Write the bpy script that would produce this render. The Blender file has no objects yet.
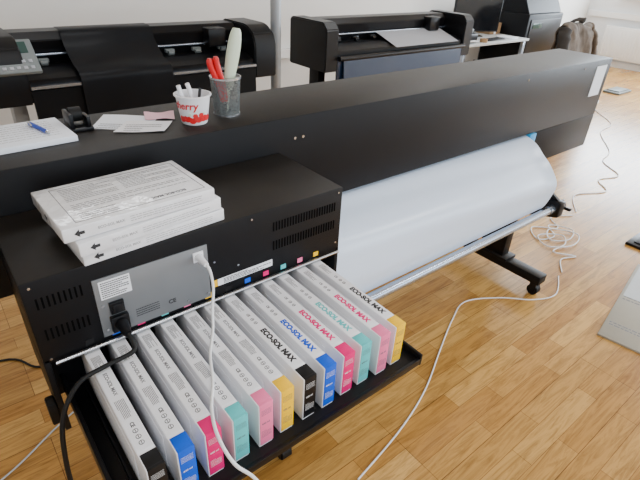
import bpy, bmesh, math, random
from mathutils import Vector, Matrix, noise as mnoise
random.seed(3)
scene = bpy.context.scene
COL = scene.collection

# ---------------------------------------------------------------- materials
def mat(name, color, rough=0.5, metal=0.0, noise=0.06, nscale=40, bump=0.0, bscale=400, coat=0.0, emit=None, estr=0, spec=None, bdist=0.002, dust=None):
    m = bpy.data.materials.new(name); m.use_nodes = True
    nt = m.node_tree; b = nt.nodes['Principled BSDF']
    b.inputs['Roughness'].default_value = rough
    b.inputs['Metallic'].default_value = metal
    if spec is not None: b.inputs['Specular IOR Level'].default_value = spec
    if coat:
        b.inputs['Coat Weight'].default_value = coat; b.inputs['Coat Roughness'].default_value = 0.08
    tc = nt.nodes.new('ShaderNodeTexCoord')
    n = nt.nodes.new('ShaderNodeTexNoise'); n.inputs['Scale'].default_value = nscale
    n.inputs['Detail'].default_value = 4
    nt.links.new(tc.outputs['Object'], n.inputs['Vector'])
    mx = nt.nodes.new('ShaderNodeMix'); mx.data_type = 'RGBA'
    c = color
    mx.inputs[6].default_value = (c[0]*(1-noise), c[1]*(1-noise), c[2]*(1-noise), 1)
    mx.inputs[7].default_value = (min(1,c[0]*(1+noise)), min(1,c[1]*(1+noise)), min(1,c[2]*(1+noise)), 1)
    nt.links.new(n.outputs['Fac'], mx.inputs[0])
    outc = mx.outputs[2]
    if dust:
        # settled dust on faces that point upwards
        g = nt.nodes.new('ShaderNodeNewGeometry'); sx = nt.nodes.new('ShaderNodeSeparateXYZ')
        nt.links.new(g.outputs['True Normal'], sx.inputs[0])
        n3 = nt.nodes.new('ShaderNodeTexNoise'); n3.inputs['Scale'].default_value = 6; n3.inputs['Detail'].default_value = 8; n3.inputs['Roughness'].default_value = 0.7
        nt.links.new(tc.outputs['Object'], n3.inputs['Vector'])
        mr = nt.nodes.new('ShaderNodeMapRange'); mr.inputs[1].default_value=0.85; mr.inputs[2].default_value=1.0
        nt.links.new(sx.outputs['Z'], mr.inputs[0])
        r3 = nt.nodes.new('ShaderNodeMapRange'); r3.inputs[1].default_value=0.3; r3.inputs[2].default_value=0.75; r3.inputs[3].default_value=0.35
        nt.links.new(n3.outputs['Fac'], r3.inputs[0])
        mm_ = nt.nodes.new('ShaderNodeMath'); mm_.operation='MULTIPLY'
        nt.links.new(mr.outputs[0], mm_.inputs[0]); nt.links.new(r3.outputs[0], mm_.inputs[1])
        m4 = nt.nodes.new('ShaderNodeMix'); m4.data_type='RGBA'; m4.inputs[7].default_value=(*dust,1)
        nt.links.new(mm_.outputs[0], m4.inputs[0]); nt.links.new(outc, m4.inputs[6]); outc = m4.outputs[2]
    nt.links.new(outc, b.inputs['Base Color'])
    if bump:
        n2 = nt.nodes.new('ShaderNodeTexNoise'); n2.inputs['Scale'].default_value = bscale
        nt.links.new(tc.outputs['Object'], n2.inputs['Vector'])
        bp = nt.nodes.new('ShaderNodeBump'); bp.inputs['Strength'].default_value = bump
        bp.inputs['Distance'].default_value = bdist
        nt.links.new(n2.outputs['Fac'], bp.inputs['Height'])
        nt.links.new(bp.outputs['Normal'], b.inputs['Normal'])
        if coat: nt.links.new(bp.outputs['Normal'], b.inputs['Coat Normal'])
    if emit:
        b.inputs['Emission Color'].default_value = (*emit, 1)
        b.inputs['Emission Strength'].default_value = estr
    return m

M = {}
M['black'] = mat('black_powder_coat', (0.004,0.004,0.005), 0.46, bump=0.15, bscale=900, noise=0.3, nscale=15, spec=0.20, dust=(0.026,0.022,0.018))
M['blackplastic'] = mat('black_plastic', (0.004,0.004,0.005), 0.35, spec=0.26)
M['rubber'] = mat('black_rubber', (0.006,0.006,0.006), 0.6, spec=0.3)
M['hole'] = mat('dark_slot', (0.002,0.002,0.002), 0.9, spec=0.05)
M['darkpanel'] = mat('dark_blue_panel', (0.008,0.026,0.070), 0.3)
M['darkequip'] = mat('dark_equipment', (0.004,0.005,0.007), 0.4, spec=0.2)
M['steel'] = mat('brushed_steel', (0.50,0.51,0.53), 0.25, 0.95)
M['alu'] = mat('aluminium', (0.40,0.46,0.55), 0.24, 0.9)
M['postgrey'] = mat('grey_post_paint', (0.36,0.38,0.40), 0.4, 0.3)
M['plate'] = mat('zinc_plate', (0.22,0.23,0.24), 0.42, 0.5, noise=0.1, nscale=12)
M['white'] = mat('white_plastic', (0.87,0.87,0.90), 0.35, noise=0.02)
M['paper'] = mat('white_paper', (0.84,0.88,0.95), 0.6, noise=0.015, nscale=8)
M['media'] = mat('white_media_sky_tint', (0.72,0.83,1.0), 0.28, noise=0.03, nscale=3, spec=0.7)  # blue in the base colour stands in for reflected sky light
M['label'] = mat('label_paper', (0.87,0.87,0.90), 0.55, noise=0.02)
M['wrap'] = mat('shrink_wrapped_card', (0.85,0.85,0.87), 0.4, noise=0.03, coat=1.0, bump=0.7, bscale=30, bdist=0.006)
M['ink'] = mat('print_ink', (0.02,0.02,0.022), 0.6)
M['whiteink'] = mat('white_print', (0.75,0.75,0.75), 0.6)
M['greyink'] = mat('grey_print', (0.14,0.14,0.15), 0.6)
M['fadeink'] = mat('pale_grey_print', (0.34,0.34,0.35), 0.6)
M['cableW'] = mat('white_cable', (0.82,0.82,0.82), 0.4)
M['cableG'] = mat('grey_cable', (0.45,0.45,0.44), 0.5)
M['red'] = mat('red_plastic', (0.65,0.008,0.012), 0.35)
M['palegreen'] = mat('pale_green_plastic', (0.64,0.74,0.56), 0.4)
M['blue'] = mat('blue_plastic', (0.02,0.07,0.5), 0.35)
M['pinkpaper'] = mat('pink_paper', (0.85,0.50,0.58), 0.6)
M['cardboard'] = mat('greyish_card', (0.38,0.35,0.28), 0.7, noise=0.06)
M['bluecard'] = mat('bluish_card', (0.46,0.48,0.48), 0.6)
M['brown'] = mat('brown_card', (0.36,0.22,0.11), 0.75, noise=0.06)
M['greyplastic'] = mat('grey_plastic', (0.15,0.17,0.17), 0.45)
M['lcd'] = mat('screen_glass', (0.03,0.07,0.06), 0.15)
M['greysheet'] = mat('grey_sheet', (0.36,0.37,0.40), 0.5)
M['desk'] = mat('desk_laminate', (0.58,0.60,0.60), 0.4)
M['jacket'] = mat('jacket_cloth', (0.095,0.075,0.058), 0.9, noise=0.6, nscale=12)
M['jacketdark'] = mat('jacket_lining', (0.020,0.017,0.015), 0.85, noise=0.4, nscale=12)
M['chair'] = mat('chair_cloth', (0.015,0.015,0.017), 0.9)
M['screen'] = mat('monitor_glass', (0.006,0.007,0.009), 0.12)
M['wall'] = mat('wall_paint', (0.80,0.79,0.76), 0.8, noise=0.015, nscale=3)
M['wallR'] = mat('wall_paint_cool', (0.80,0.82,0.84), 0.8, noise=0.015, nscale=3)
M['trim'] = mat('white_trim', (0.84,0.84,0.83), 0.5, noise=0.01)
M['lamp'] = mat('lamp_diffuser', (0.9,0.9,0.9), 0.5, emit=(1,0.98,0.95), estr=2.0)
inks = {
 'black': (0.005,0.005,0.006), 'cyan': (0.0,0.09,0.66), 'magenta': (0.80,0.0,0.17),
 'light_cyan': (0.10,0.54,0.55), 'light_magenta': (0.90,0.18,0.36), 'yellow': (1.0,0.57,0.0)}
for k,v in inks.items():
    M['ink_'+k] = mat('ink_label_'+k, v, 0.4, noise=0.03, spec=0.3)
M['cyanplastic']=mat('cyan_plastic',(0.02,0.34,0.70),0.3)

def wiremesh():
    m = bpy.data.materials.new('wire_mesh'); m.use_nodes=True
    nt=m.node_tree; b = nt.nodes['Principled BSDF']
    b.inputs['Metallic'].default_value=0.6; b.inputs['Roughness'].default_value=0.4
    b.inputs['Base Color'].default_value=(0.20,0.22,0.22,1)
    tc=nt.nodes.new('ShaderNodeTexCoord')
    w=nt.nodes.new('ShaderNodeTexVoronoi'); w.inputs['Scale'].default_value=420
    nt.links.new(tc.outputs['Object'],w.inputs['Vector'])
    cr=nt.nodes.new('ShaderNodeValToRGB'); cr.color_ramp.elements[0].position=0.43; cr.color_ramp.elements[0].color=(0.0,0.0,0.0,1)
    cr.color_ramp.elements[1].position=0.49; cr.color_ramp.elements[1].color=(1,1,1,1)
    nt.links.new(w.outputs['Distance'],cr.inputs['Fac']); nt.links.new(cr.outputs['Color'],b.inputs['Alpha'])
    return m
M['wire']=wiremesh()

def floor_mat():
    m = bpy.data.materials.new('oak_parquet'); m.use_nodes = True
    nt = m.node_tree; b = nt.nodes['Principled BSDF']; L = nt.links.new
    tc = nt.nodes.new('ShaderNodeTexCoord')
    def brick(w,h,off,c1,c2,mo,ms):
        br = nt.nodes.new('ShaderNodeTexBrick')
        br.offset = off; br.offset_frequency = 2; br.squash = 1.0
        br.inputs['Scale'].default_value = 1.0
        br.inputs['Brick Width'].default_value = w; br.inputs['Row Height'].default_value = h
        br.inputs['Mortar Size'].default_value = ms; br.inputs['Mortar Smooth'].default_value = 0.3
        br.inputs['Bias'].default_value = 0.0
        br.inputs['Color1'].default_value = c1; br.inputs['Color2'].default_value = c2; br.inputs['Mortar'].default_value = mo
        L(tc.outputs['Object'], br.inputs['Vector']); return br
    b1=brick(0.55,0.088,0.37,(0.43,0.205,0.045,1),(0.67,0.395,0.120,1),(0.22,0.10,0.025,1),0.0011)
    b2=brick(2.2,0.264,0.5,(0.88,0.87,0.85,1),(1.05,1.04,1.03,1),(0.52,0.47,0.42,1),0.0015)
    mp = nt.nodes.new('ShaderNodeMapping'); mp.inputs['Scale'].default_value = (2.0, 20, 1)
    L(tc.outputs['Object'], mp.inputs['Vector'])
    n = nt.nodes.new('ShaderNodeTexNoise'); n.inputs['Scale'].default_value = 1.7; n.inputs['Detail'].default_value = 9
    n.inputs['Roughness'].default_value = 0.68; n.inputs['Distortion'].default_value = 1.5
    L(mp.outputs['Vector'], n.inputs['Vector'])
    cr = nt.nodes.new('ShaderNodeValToRGB')
    cr.color_ramp.elements[0].position = 0.33; cr.color_ramp.elements[0].color = (0.50,0.43,0.34,1)
    cr.color_ramp.elements[1].position = 0.57; cr.color_ramp.elements[1].color = (1.06,1.05,1.04,1)
    L(n.outputs['Fac'], cr.inputs['Fac'])
    vo = nt.nodes.new('ShaderNodeTexVoronoi'); vo.inputs['Scale'].default_value = 1.0
    mp2 = nt.nodes.new('ShaderNodeMapping'); mp2.inputs['Scale'].default_value = (2.2, 5.5, 1)
    L(tc.outputs['Object'], mp2.inputs['Vector']); L(mp2.outputs['Vector'], vo.inputs['Vector'])
    kr = nt.nodes.new('ShaderNodeValToRGB')
    kr.color_ramp.elements[0].position=0.03; kr.color_ramp.elements[0].color=(0.28,0.18,0.12,1)
    kr.color_ramp.elements[1].position=0.11; kr.color_ramp.elements[1].color=(1,1,1,1)
    L(vo.outputs['Distance'], kr.inputs['Fac'])
    def mul(a,bb,f):
        mm_ = nt.nodes.new('ShaderNodeMix'); mm_.data_type='RGBA'; mm_.blend_type='MULTIPLY'; mm_.inputs[0].default_value=f
        L(a, mm_.inputs[6]); L(bb, mm_.inputs[7]); return mm_.outputs[2]
    c = mul(b1.outputs['Color'], cr.outputs['Color'], 0.85)
    c = mul(c, b2.outputs['Color'], 1.0)
    c = mul(c, kr.outputs['Color'], 0.65)
    L(c, b.inputs['Base Color'])
    b.inputs['Roughness'].default_value = 0.21
    b.inputs['Specular IOR Level'].default_value = 0.38
    bp = nt.nodes.new('ShaderNodeBump'); bp.inputs['Strength'].default_value = 0.06; bp.inputs['Distance'].default_value=0.002
    L(n.outputs['Fac'], bp.inputs['Height']); L(bp.outputs['Normal'], b.inputs['Normal'])
    return m
M['floor'] = floor_mat()

# ---------------------------------------------------------------- mesh builder
class B:
    def __init__(self): self.bm = bmesh.new()
    def _merge(self, t, mi=0, mtx=None):
        if mtx is not None: bmesh.ops.transform(t, matrix=mtx, verts=t.verts)
        for f in t.faces: f.material_index = mi
        bmesh.ops.recalc_face_normals(t, faces=t.faces)
        me = bpy.data.meshes.new('tmp'); t.to_mesh(me); t.free()
        self.bm.from_mesh(me); bpy.data.meshes.remove(me)
        return self
    def box(self, x0,x1,y0,y1,z0,z1, bev=0.0, mi=0, seg=2, mtx=None):
        t = bmesh.new()
        bmesh.ops.create_cube(t, size=1.0, matrix=Matrix.Translation(((x0+x1)/2,(y0+y1)/2,(z0+z1)/2)) @ Matrix.Diagonal((abs(x1-x0),abs(y1-y0),abs(z1-z0),1)))
        if bev > 0: bmesh.ops.bevel(t, geom=t.edges[:], offset=bev, segments=seg, affect='EDGES', profile=0.5)
        return self._merge(t, mi, mtx)
    def cyl(self, p0, p1, r0, r1=None, seg=24, mi=0, caps=True, mtx=None):
        if r1 is None: r1 = r0
        p0=Vector(p0); p1=Vector(p1); d=p1-p0
        t = bmesh.new()
        q = Vector((0,0,1)).rotation_difference(d.normalized()).to_matrix().to_4x4()
        bmesh.ops.create_cone(t, cap_ends=caps, segments=seg, radius1=r0, radius2=r1, depth=d.length,
                              matrix=Matrix.Translation((p0+p1)/2) @ q)
        return self._merge(t, mi, mtx)
    def prism(self, prof, x0, x1, mi=0, bev=0.0, mtx=None):
        t = bmesh.new()
        a=[t.verts.new((x0,y,z)) for y,z in prof]; b=[t.verts.new((x1,y,z)) for y,z in prof]
        n=len(prof)
        t.faces.new(a); t.faces.new(b[::-1])
        for i in range(n): t.faces.new((a[i],b[i],b[(i+1)%n],a[(i+1)%n]))
        bmesh.ops.recalc_face_normals(t, faces=t.faces)
        if bev>0: bmesh.ops.bevel(t, geom=t.edges[:], offset=bev, segments=2, affect='EDGES')
        return self._merge(t, mi, mtx)
    def poly(self, pts, h, mi=0, mtx=None):
        t=bmesh.new()
        a=[t.verts.new((x,y,0)) for x,y in pts]; b=[t.verts.new((x,y,h)) for x,y in pts]
        n=len(pts); t.faces.new(a[::-1]); t.faces.new(b)
        for i in range(n): t.faces.new((a[i],a[(i+1)%n],b[(i+1)%n],b[i]))
        return self._merge(t, mi, mtx)
    def lathe(self, prof, c=(0,0,0), seg=40, mi=0, mtx=None, bottom=True):
        t=bmesh.new(); rings=[]
        for r,z in prof:
            rings.append([t.verts.new((c[0]+r*math.cos(2*math.pi*i/seg), c[1]+r*math.sin(2*math.pi*i/seg), c[2]+z)) for i in range(seg)])
        for k in range(len(rings)-1):
            for i in range(seg):
                j=(i+1)%seg
                t.faces.new((rings[k][i],rings[k][j],rings[k+1][j],rings[k+1][i]))
        if bottom and prof[0][0]>1e-6: t.faces.new(rings[0][::-1])
        return self._merge(t, mi, mtx)
    def grid4(self, pts, z, lift, n=8, th=0.0004):
        t=bmesh.new(); P=[Vector((p[0],p[1],0)) for p in pts]; L=[]
        for s in (0,1):
            g=[]
            for i in range(n+1):
                row=[]
                for j in range(n+1):
                    u=i/n; v=j/n
                    q=(P[0]*(1-u)+P[1]*u)*(1-v)+(P[3]*(1-u)+P[2]*u)*v
                    row.append(t.verts.new((q.x,q.y,z+max(0,lift(u,v))+(th if s else 0))))
                g.append(row)
            L.append(g)
        a,b=L
        for i in range(n):
            for j in range(n):
                t.faces.new((a[i][j],a[i][j+1],a[i+1][j+1],a[i+1][j])); t.faces.new((b[i][j],b[i+1][j],b[i+1][j+1],b[i][j+1]))
        for i in range(n):
            t.faces.new((a[i][0],a[i+1][0],b[i+1][0],b[i][0])); t.faces.new((a[i][n],b[i][n],b[i+1][n],a[i+1][n]))
            t.faces.new((a[0][i],b[0][i],b[0][i+1],a[0][i+1])); t.faces.new((a[n][i],a[n][i+1],b[n][i+1],b[n][i]))
        return self._merge(t,0)
    def tube(self, pts, r, seg=10, mi=0, sub=8, flat=1.0):
        P=[Vector(p) for p in pts]
        out=[]
        for i in range(len(P)-1):
            p0=P[max(i-1,0)];p1=P[i];p2=P[i+1];p3=P[min(i+2,len(P)-1)]
            for k in range(sub):
                t=k/sub
                out.append(0.5*((2*p1)+(p2-p0)*t+(2*p0-5*p1+4*p2-p3)*t*t+(3*p1-p0-3*p2+p3)*t*t*t))
        out.append(P[-1])
        t=bmesh.new(); rings=[]
        prev=None
        for i,p in enumerate(out):
            d=(out[min(i+1,len(out)-1)]-out[max(i-1,0)])
            d = d.normalized() if d.length>1e-9 else Vector((0,0,1))
            if prev is None:
                up=Vector((0,0,1)) if abs(d.z)<0.9 else Vector((1,0,0))
                n=(up-d*up.dot(d)).normalized()
            else:
                n=prev-d*prev.dot(d)
                n = n.normalized() if n.length>1e-6 else d.orthogonal().normalized()
            prev=n; bb=d.cross(n)
            rr = r(i/(len(out)-1)) if callable(r) else r
            rings.append([t.verts.new(p+n*rr*math.cos(2*math.pi*k/seg)+bb*rr*flat*math.sin(2*math.pi*k/seg)) for k in range(seg)])
        for a,b in zip(rings,rings[1:]):
            for i in range(seg):
                j=(i+1)%seg; t.faces.new((a[i],a[j],b[j],b[i]))
        t.faces.new(rings[0][::-1]); t.faces.new(rings[-1])
        return self._merge(t, mi)
    def sheet(self, prof, x0, x1, th=0.0008, nx=2, wav=0.0, mi=0, sub=6, wf=7, off=0.0):
        P=[Vector((0,y,z)) for y,z in prof]; out=[]
        for i in range(len(P)-1):
            p0=P[max(i-1,0)];p1=P[i];p2=P[i+1];p3=P[min(i+2,len(P)-1)]
            for k in range(sub):
                t=k/sub
                out.append(0.5*((2*p1)+(p2-p0)*t+(2*p0-5*p1+4*p2-p3)*t*t+(3*p1-p0-3*p2+p3)*t*t*t))
        out.append(P[-1])
        t=bmesh.new(); rows=[]
        N=len(out)
        for side in (0,1):
            g=[]
            for i,p in enumerate(out):
                d=(out[min(i+1,N-1)]-out[max(i-1,0)]).normalized()
                n=Vector((0,-d.z,d.y))
                row=[]
                for k in range(nx+1):
                    u=k/nx; x=x0+(x1-x0)*u
                    w=(wav(u,i/(N-1)) if callable(wav) else wav*math.sin(u*wf+1)*math.sin(math.pi*i/(N-1)))
                    q=p+n*(w + off + (th if side else 0))
                    row.append(t.verts.new((x,q.y,q.z)))
                g.append(row)
            rows.append(g)
        A,Bb=rows
        for i in range(N-1):
            for k in range(nx):
                t.faces.new((A[i][k],A[i][k+1],A[i+1][k+1],A[i+1][k]))
                t.faces.new((Bb[i][k],Bb[i+1][k],Bb[i+1][k+1],Bb[i][k+1]))
            t.faces.new((A[i][0],A[i+1][0],Bb[i+1][0],Bb[i][0]))
            t.faces.new((A[i][nx],Bb[i][nx],Bb[i+1][nx],A[i+1][nx]))
        for k in range(nx):
            t.faces.new((A[0][k],Bb[0][k],Bb[0][k+1],A[0][k+1]))
            t.faces.new((A[N-1][k],A[N-1][k+1],Bb[N-1][k+1],Bb[N-1][k]))
        return self._merge(t, mi)
    def crumple(self, amp, sc):
        for v in self.bm.verts:
            v.co += mnoise.noise_vector(v.co*sc)*amp
        return self
    def mesh(self, me, mtx=None, mi=0):
        t=bmesh.new(); t.from_mesh(me)
        if mtx is not None: bmesh.ops.transform(t, matrix=mtx, verts=t.verts)
        for f in t.faces: f.material_index=mi
        me2=bpy.data.meshes.new('tmp'); t.to_mesh(me2); t.free()
        self.bm.from_mesh(me2); bpy.data.meshes.remove(me2)
        return self
    def out(self, name, mats, parent=None, label=None, origin=None, smooth=True, ang=26):
        me=bpy.data.meshes.new(name); self.bm.to_mesh(me); self.bm.free()
        o=bpy.data.objects.new(name, me); COL.objects.link(o)
        for m in (mats if isinstance(mats,(list,tuple)) else [mats]): me.materials.append(M[m] if isinstance(m,str) else m)
        if smooth and len(me.polygons):
            me.polygons.foreach_set('use_smooth',[True]*len(me.polygons))
            try: me.set_sharp_from_angle(angle=math.radians(ang))
            except Exception: pass
        if parent is not None:
            L = base_loc(parent)
            me.transform(Matrix.Translation(-L)); o.parent=parent
        elif origin is not None:
            me.transform(Matrix.Translation(-Vector(origin))); o.location=origin
        if label: o['label']=label
        return o

def base_loc(o):
    v=Vector((0,0,0))
    while o is not None:
        v+=o.location; o=o.parent
    return v
def root(name, loc, label, category, group=None):
    e=bpy.data.objects.new(name,None); e.empty_display_size=0.05; e.location=loc
    COL.objects.link(e); e['label']=label; e['category']=category
    if group: e['group']=group
    return e
def tag(o,label,category,group=None):
    o['label']=label; o['category']=category
    if group: o['group']=group
    return o

_tc={}
def text_mesh(body, size, ext=0.0002, bold=0.0, align='LEFT', shear=0.0):
    key=(body,size,ext,bold,align,shear)
    if key in _tc: return _tc[key]
    cu=bpy.data.curves.new('txt','FONT'); cu.body=body; cu.size=size; cu.extrude=ext; cu.offset=bold
    cu.align_x=align; cu.align_y='CENTER'; cu.resolution_u=3; cu.shear=shear
    o=bpy.data.objects.new('txt',cu); COL.objects.link(o)
    bpy.context.view_layer.update()
    dg=bpy.context.evaluated_depsgraph_get()
    me=bpy.data.meshes.new_from_object(o.evaluated_get(dg))
    bpy.data.objects.remove(o); bpy.data.curves.remove(cu)
    _tc[key]=me
    return me
def frame(o, xd, yd):
    xd=Vector(xd).normalized(); yd=Vector(yd).normalized(); n=xd.cross(yd)
    return Matrix(((xd.x,yd.x,n.x,o[0]),(xd.y,yd.y,n.y,o[1]),(xd.z,yd.z,n.z,o[2]),(0,0,0,1)))
def dashes(b, mtx, w, h, rows, mi=0, fill=0.5, th=0.0002, margin=0.0):
    rh=h/rows
    for r in range(rows):
        y=-(r+0.5)*rh; x=margin
        end = w*(1 if random.random()<0.75 else random.uniform(0.4,0.9))
        while x<end:
            l=random.uniform(0.02,0.07)*w+0.001
            l=min(l,end-x)
            if l<=0.0005: break
            b.poly([(x,y-rh*fill/2),(x+l,y-rh*fill/2),(x+l,y+rh*fill/2),(x,y+rh*fill/2)], th, mi=mi, mtx=mtx)
            x+=l+0.012*w

# ---------------------------------------------------------------- room
def structure(o): o['kind']='structure'; return o
FX0,FX1,FY0,FY1,CH=-3.5,10.7,-3.2,4.9,2.9
structure(B().box(FX0,FX1,FY0,FY1,-0.1,0).out('floor','floor',smooth=False))
structure(B().box(FX0,FX1,FY0,FY1,CH,CH+0.1).out('ceiling','wall',smooth=False))
structure(B().box(FX0,FX1,FY1,FY1+0.15,0,CH).out('wall_back','wall',smooth=False))
structure(B().box(FX0-0.15,FX0,FY0,FY1,0,CH).out('wall_left','wall',smooth=False))
WZ0,WZ1=1.22,2.65
b=B().box(FX1,FX1+0.2,FY0,FY1,0,WZ0).box(FX1,FX1+0.2,FY0,FY1,WZ1,CH).box(FX1,FX1+0.2,FY0,-2.6,WZ0,WZ1).box(FX1,FX1+0.2,4.3,FY1,WZ0,WZ1)
structure(b.out('wall_right','wallR',smooth=False))
b=B().box(FX0,FX1,FY0-0.2,FY0,0,0.95).box(FX0,FX1,FY0-0.2,FY0,WZ1,CH).box(FX0,-1.5,FY0-0.2,FY0,0.95,WZ1).box(7.5,FX1,FY0-0.2,FY0,0.95,WZ1)
structure(b.out('wall_front','wall',smooth=False))
b=B()
for y in (-2.6,-0.9,0.85,2.6,4.24):
    b.box(FX1+0.05,FX1+0.11,y,y+0.06,WZ0,WZ1)
b.box(FX1+0.05,FX1+0.11,-2.6,4.3,WZ0,WZ0+0.06).box(FX1+0.05,FX1+0.11,-2.6,4.3,WZ1-0.06,WZ1)
b.box(FX1-0.12,FX1+0.05,-2.65,4.35,WZ0-0.04,WZ0)
structure(b.out('window_1','trim',smooth=False))
b=B()
for x in (-1.5,0.75,3.0,5.2,7.44):
    b.box(x,x+0.06,FY0-0.12,FY0-0.06,0.95,WZ1)
b.box(-1.5,7.5,FY0-0.12,FY0-0.06,0.95,1.01).box(-1.5,7.5,FY0-0.12,FY0-0.06,WZ1-0.06,WZ1)
structure(b.out('window_2','trim',smooth=False))
structure(B().box(FX0,FX1-0.02,FY1-0.02,FY1,0,0.08,0.003).out('baseboard_back','trim',smooth=False))
structure(B().box(FX1-0.02,FX1,FY0,FY1-0.02,0,0.10,0.003).out('baseboard_right','trim',smooth=False))
structure(B().box(FX0,FX1-0.06,FY1-0.06,FY1,0.60,0.70,0.005).out('trim_1','trim',smooth=False))
structure(B().box(FX1-0.05,FX1,FY0,FY1-0.06,0.84,0.94,0.005).out('trim_2','trim',smooth=False))
rr=root('radiator',(10.6,3.0,0.0),'white panel radiator below the window','radiator')
b=B().box(10.56,10.60,2.4,4.4,0.15,0.72,0.01)
for i in range(36): b.box(10.552,10.562,2.42+i*0.055,2.45+i*0.055,0.19,0.68,0.003)
b.out('panel','trim',rr)
for y in (2.6,4.1): B().box(10.60,10.675,y,y+0.04,0.3,0.34).out('bracket','trim',rr)
for y in (2.5,4.3): B().cyl((10.58,y,0),(10.58,y,0.17),0.012).out('pipe','trim',rr)
PX,PY=2.11,3.12
tag(B().cyl((PX,PY,0),(PX,PY,2.895),0.038,seg=32).cyl((PX,PY,0),(PX,PY,0.02),0.06).out('service_pipe','postgrey',origin=(PX,PY,0)),
    'grey vertical metal post beside the cutting plotter','post')

def lamp(x,y,p):
    r=root('ceiling_lamp',(x,y,2.84),'flat white rectangular office ceiling lamp','ceiling lamp','ceiling lamps')
    B().box(x-0.62,x+0.62,y-0.17,y+0.17,2.84,2.90,0.005).out('housing','trim',r)
    B().box(x-0.58,x+0.58,y-0.13,y+0.13,2.832,2.842).out('diffuser','lamp',r)
    li=bpy.data.lights.new('lamp_light','AREA'); li.shape='RECTANGLE'; li.size=1.2; li.size_y=0.3; li.energy=p; li.color=(0.94,0.97,1.0)
    o=bpy.data.objects.new('lamp_light',li); o.location=(x,y,2.82); COL.objects.link(o)
for x,y in ((0.5,-0.4),(3.6,-0.4),(7,0.4),(0.5,2.6),(3.6,2.6),(7,3.0)): lamp(x,y,24 if y<1 else 13)

def area(name,loc,rot,sx,sy,p,col):
    li=bpy.data.lights.new(name,'AREA'); li.shape='RECTANGLE'; li.size=sx; li.size_y=sy; li.energy=p; li.color=col
    o=bpy.data.objects.new(name,li); o.location=loc; o.rotation_euler=rot; COL.objects.link(o)
area('daylight_east',(FX1+0.18,0.85,1.93),(0,math.radians(90),0),1.40,6.8,780,(0.80,0.90,1.0))
area('daylight_south',(3.0,FY0-0.18,1.80),(math.radians(90),0,0),8.9,1.65,180,(0.82,0.91,1.0))
w=bpy.data.worlds.new('World'); scene.world=w; w.use_nodes=True
w.node_tree.nodes['Background'].inputs['Color'].default_value=(0.75,0.87,1,1)
w.node_tree.nodes['Background'].inputs['Strength'].default_value=1.0

# ---------------------------------------------------------------- main printer
P=root('large_format_printer',(1.3,1.3,0),'long black wide-format inkjet printer on a wheeled stand','printer')
TOP=1.28
b=B().box(-0.15,2.913,1.126,1.43,0.98,TOP,0.004)
b.box(-0.13,2.90,1.43,1.75,0.86,1.13,0.03)
housing=b.out('housing','black',P)
B().box(2.302,2.913,1.127,1.43,0.80,0.979,0.002).out('end_cover','black',P)
for x,z in ((0.83,1.215),(0.86,1.215),(2.1,1.25),(2.62,1.25)):
    B().cyl((x,1.127,z),(x,1.1235,z),0.0045,seg=12).out('screw','steel',housing)
B().box(2.755,2.868,1.1240,1.1262,1.095,1.25,0.0).out('sticker','paper',housing,'plain bluish white rectangular sticker')
B().box(0.80,2.29,1.20,1.42,0.845,0.958,0.006).out('paper_guide','blackplastic',P)
B().box(2.243,2.299,1.118,1.198,0.895,0.979,0.004).out('feed_flap','cyanplastic',P,'bright blue plastic edge guide')
B().box(0.60,2.55,1.25,1.36,0.36,0.44,0.004).out('cross_beam','black',P)
for X in (0.69,2.50):
    B().box(X-0.035,X+0.035,1.20,1.36,0.13,0.86 if X<1 else 0.80,0.004).out('stand_leg','black',P)
    ft=B().box(X-0.04,X+0.04,0.94,1.72,0.085,0.140,0.006).box(X-0.055,X+0.055,1.16,1.40,0.135,0.155,0.003).out('stand_foot','black',P)
    for Y in (0.975,1.69):
        b=B().box(X-0.028,X-0.022,Y-0.02,Y+0.02,0.02,0.085).box(X+0.022,X+0.028,Y-0.02,Y+0.02,0.02,0.085).cyl((X,Y,0.08),(X,Y,0.09),0.025)
        b.cyl((X-0.02,Y,0.033),(X+0.02,Y,0.033),0.0328,seg=28,mi=1).cyl((X-0.03,Y,0.033),(X+0.03,Y,0.033),0.008,seg=12)
        b.out('caster',['blackplastic','rubber'],ft)
RY,RZ=0.944,0.629
PL=[(0.915,0.585),(0.915,0.665),(1.0,0.715),(1.15,0.72),(1.25,0.62),(1.25,0.48),(1.10,0.53)]
b=B()
b.prism(PL,2.335,2.355,bev=0.002)
b.box(2.355,2.465,1.20,1.25,0.50,0.62,0.003)
b.box(2.318,2.372,0.905,0.985,0.590,0.672,0.008)
b.cyl((2.37,RY,RZ),(2.41,RY,RZ),0.027).box(2.380,2.400,0.88,RY,RZ-0.008,RZ+0.006,0.003)
b.cyl((2.265,1.085,0.70),(2.335,1.085,0.70),0.03)
b.out('roll_bracket','blackplastic',P)
B().prism(PL,0.74,0.76,bev=0.002).out('roll_bracket','blackplastic',P)
B().cyl((0.76,RY,RZ),(2.33,RY,RZ),0.0195,seg=32).cyl((2.28,RY,RZ),(2.325,RY,RZ),0.0225,seg=32).out('roller_bar','alu',P,'thick silver-blue metal roller tube')
B().cyl((2.425,RY,RZ+0.025),(2.425,RY,RZ-0.03),0.004).cyl((2.405,RY,RZ),(2.435,RY,RZ),0.007).out('clamp_lever','steel',P)

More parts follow.
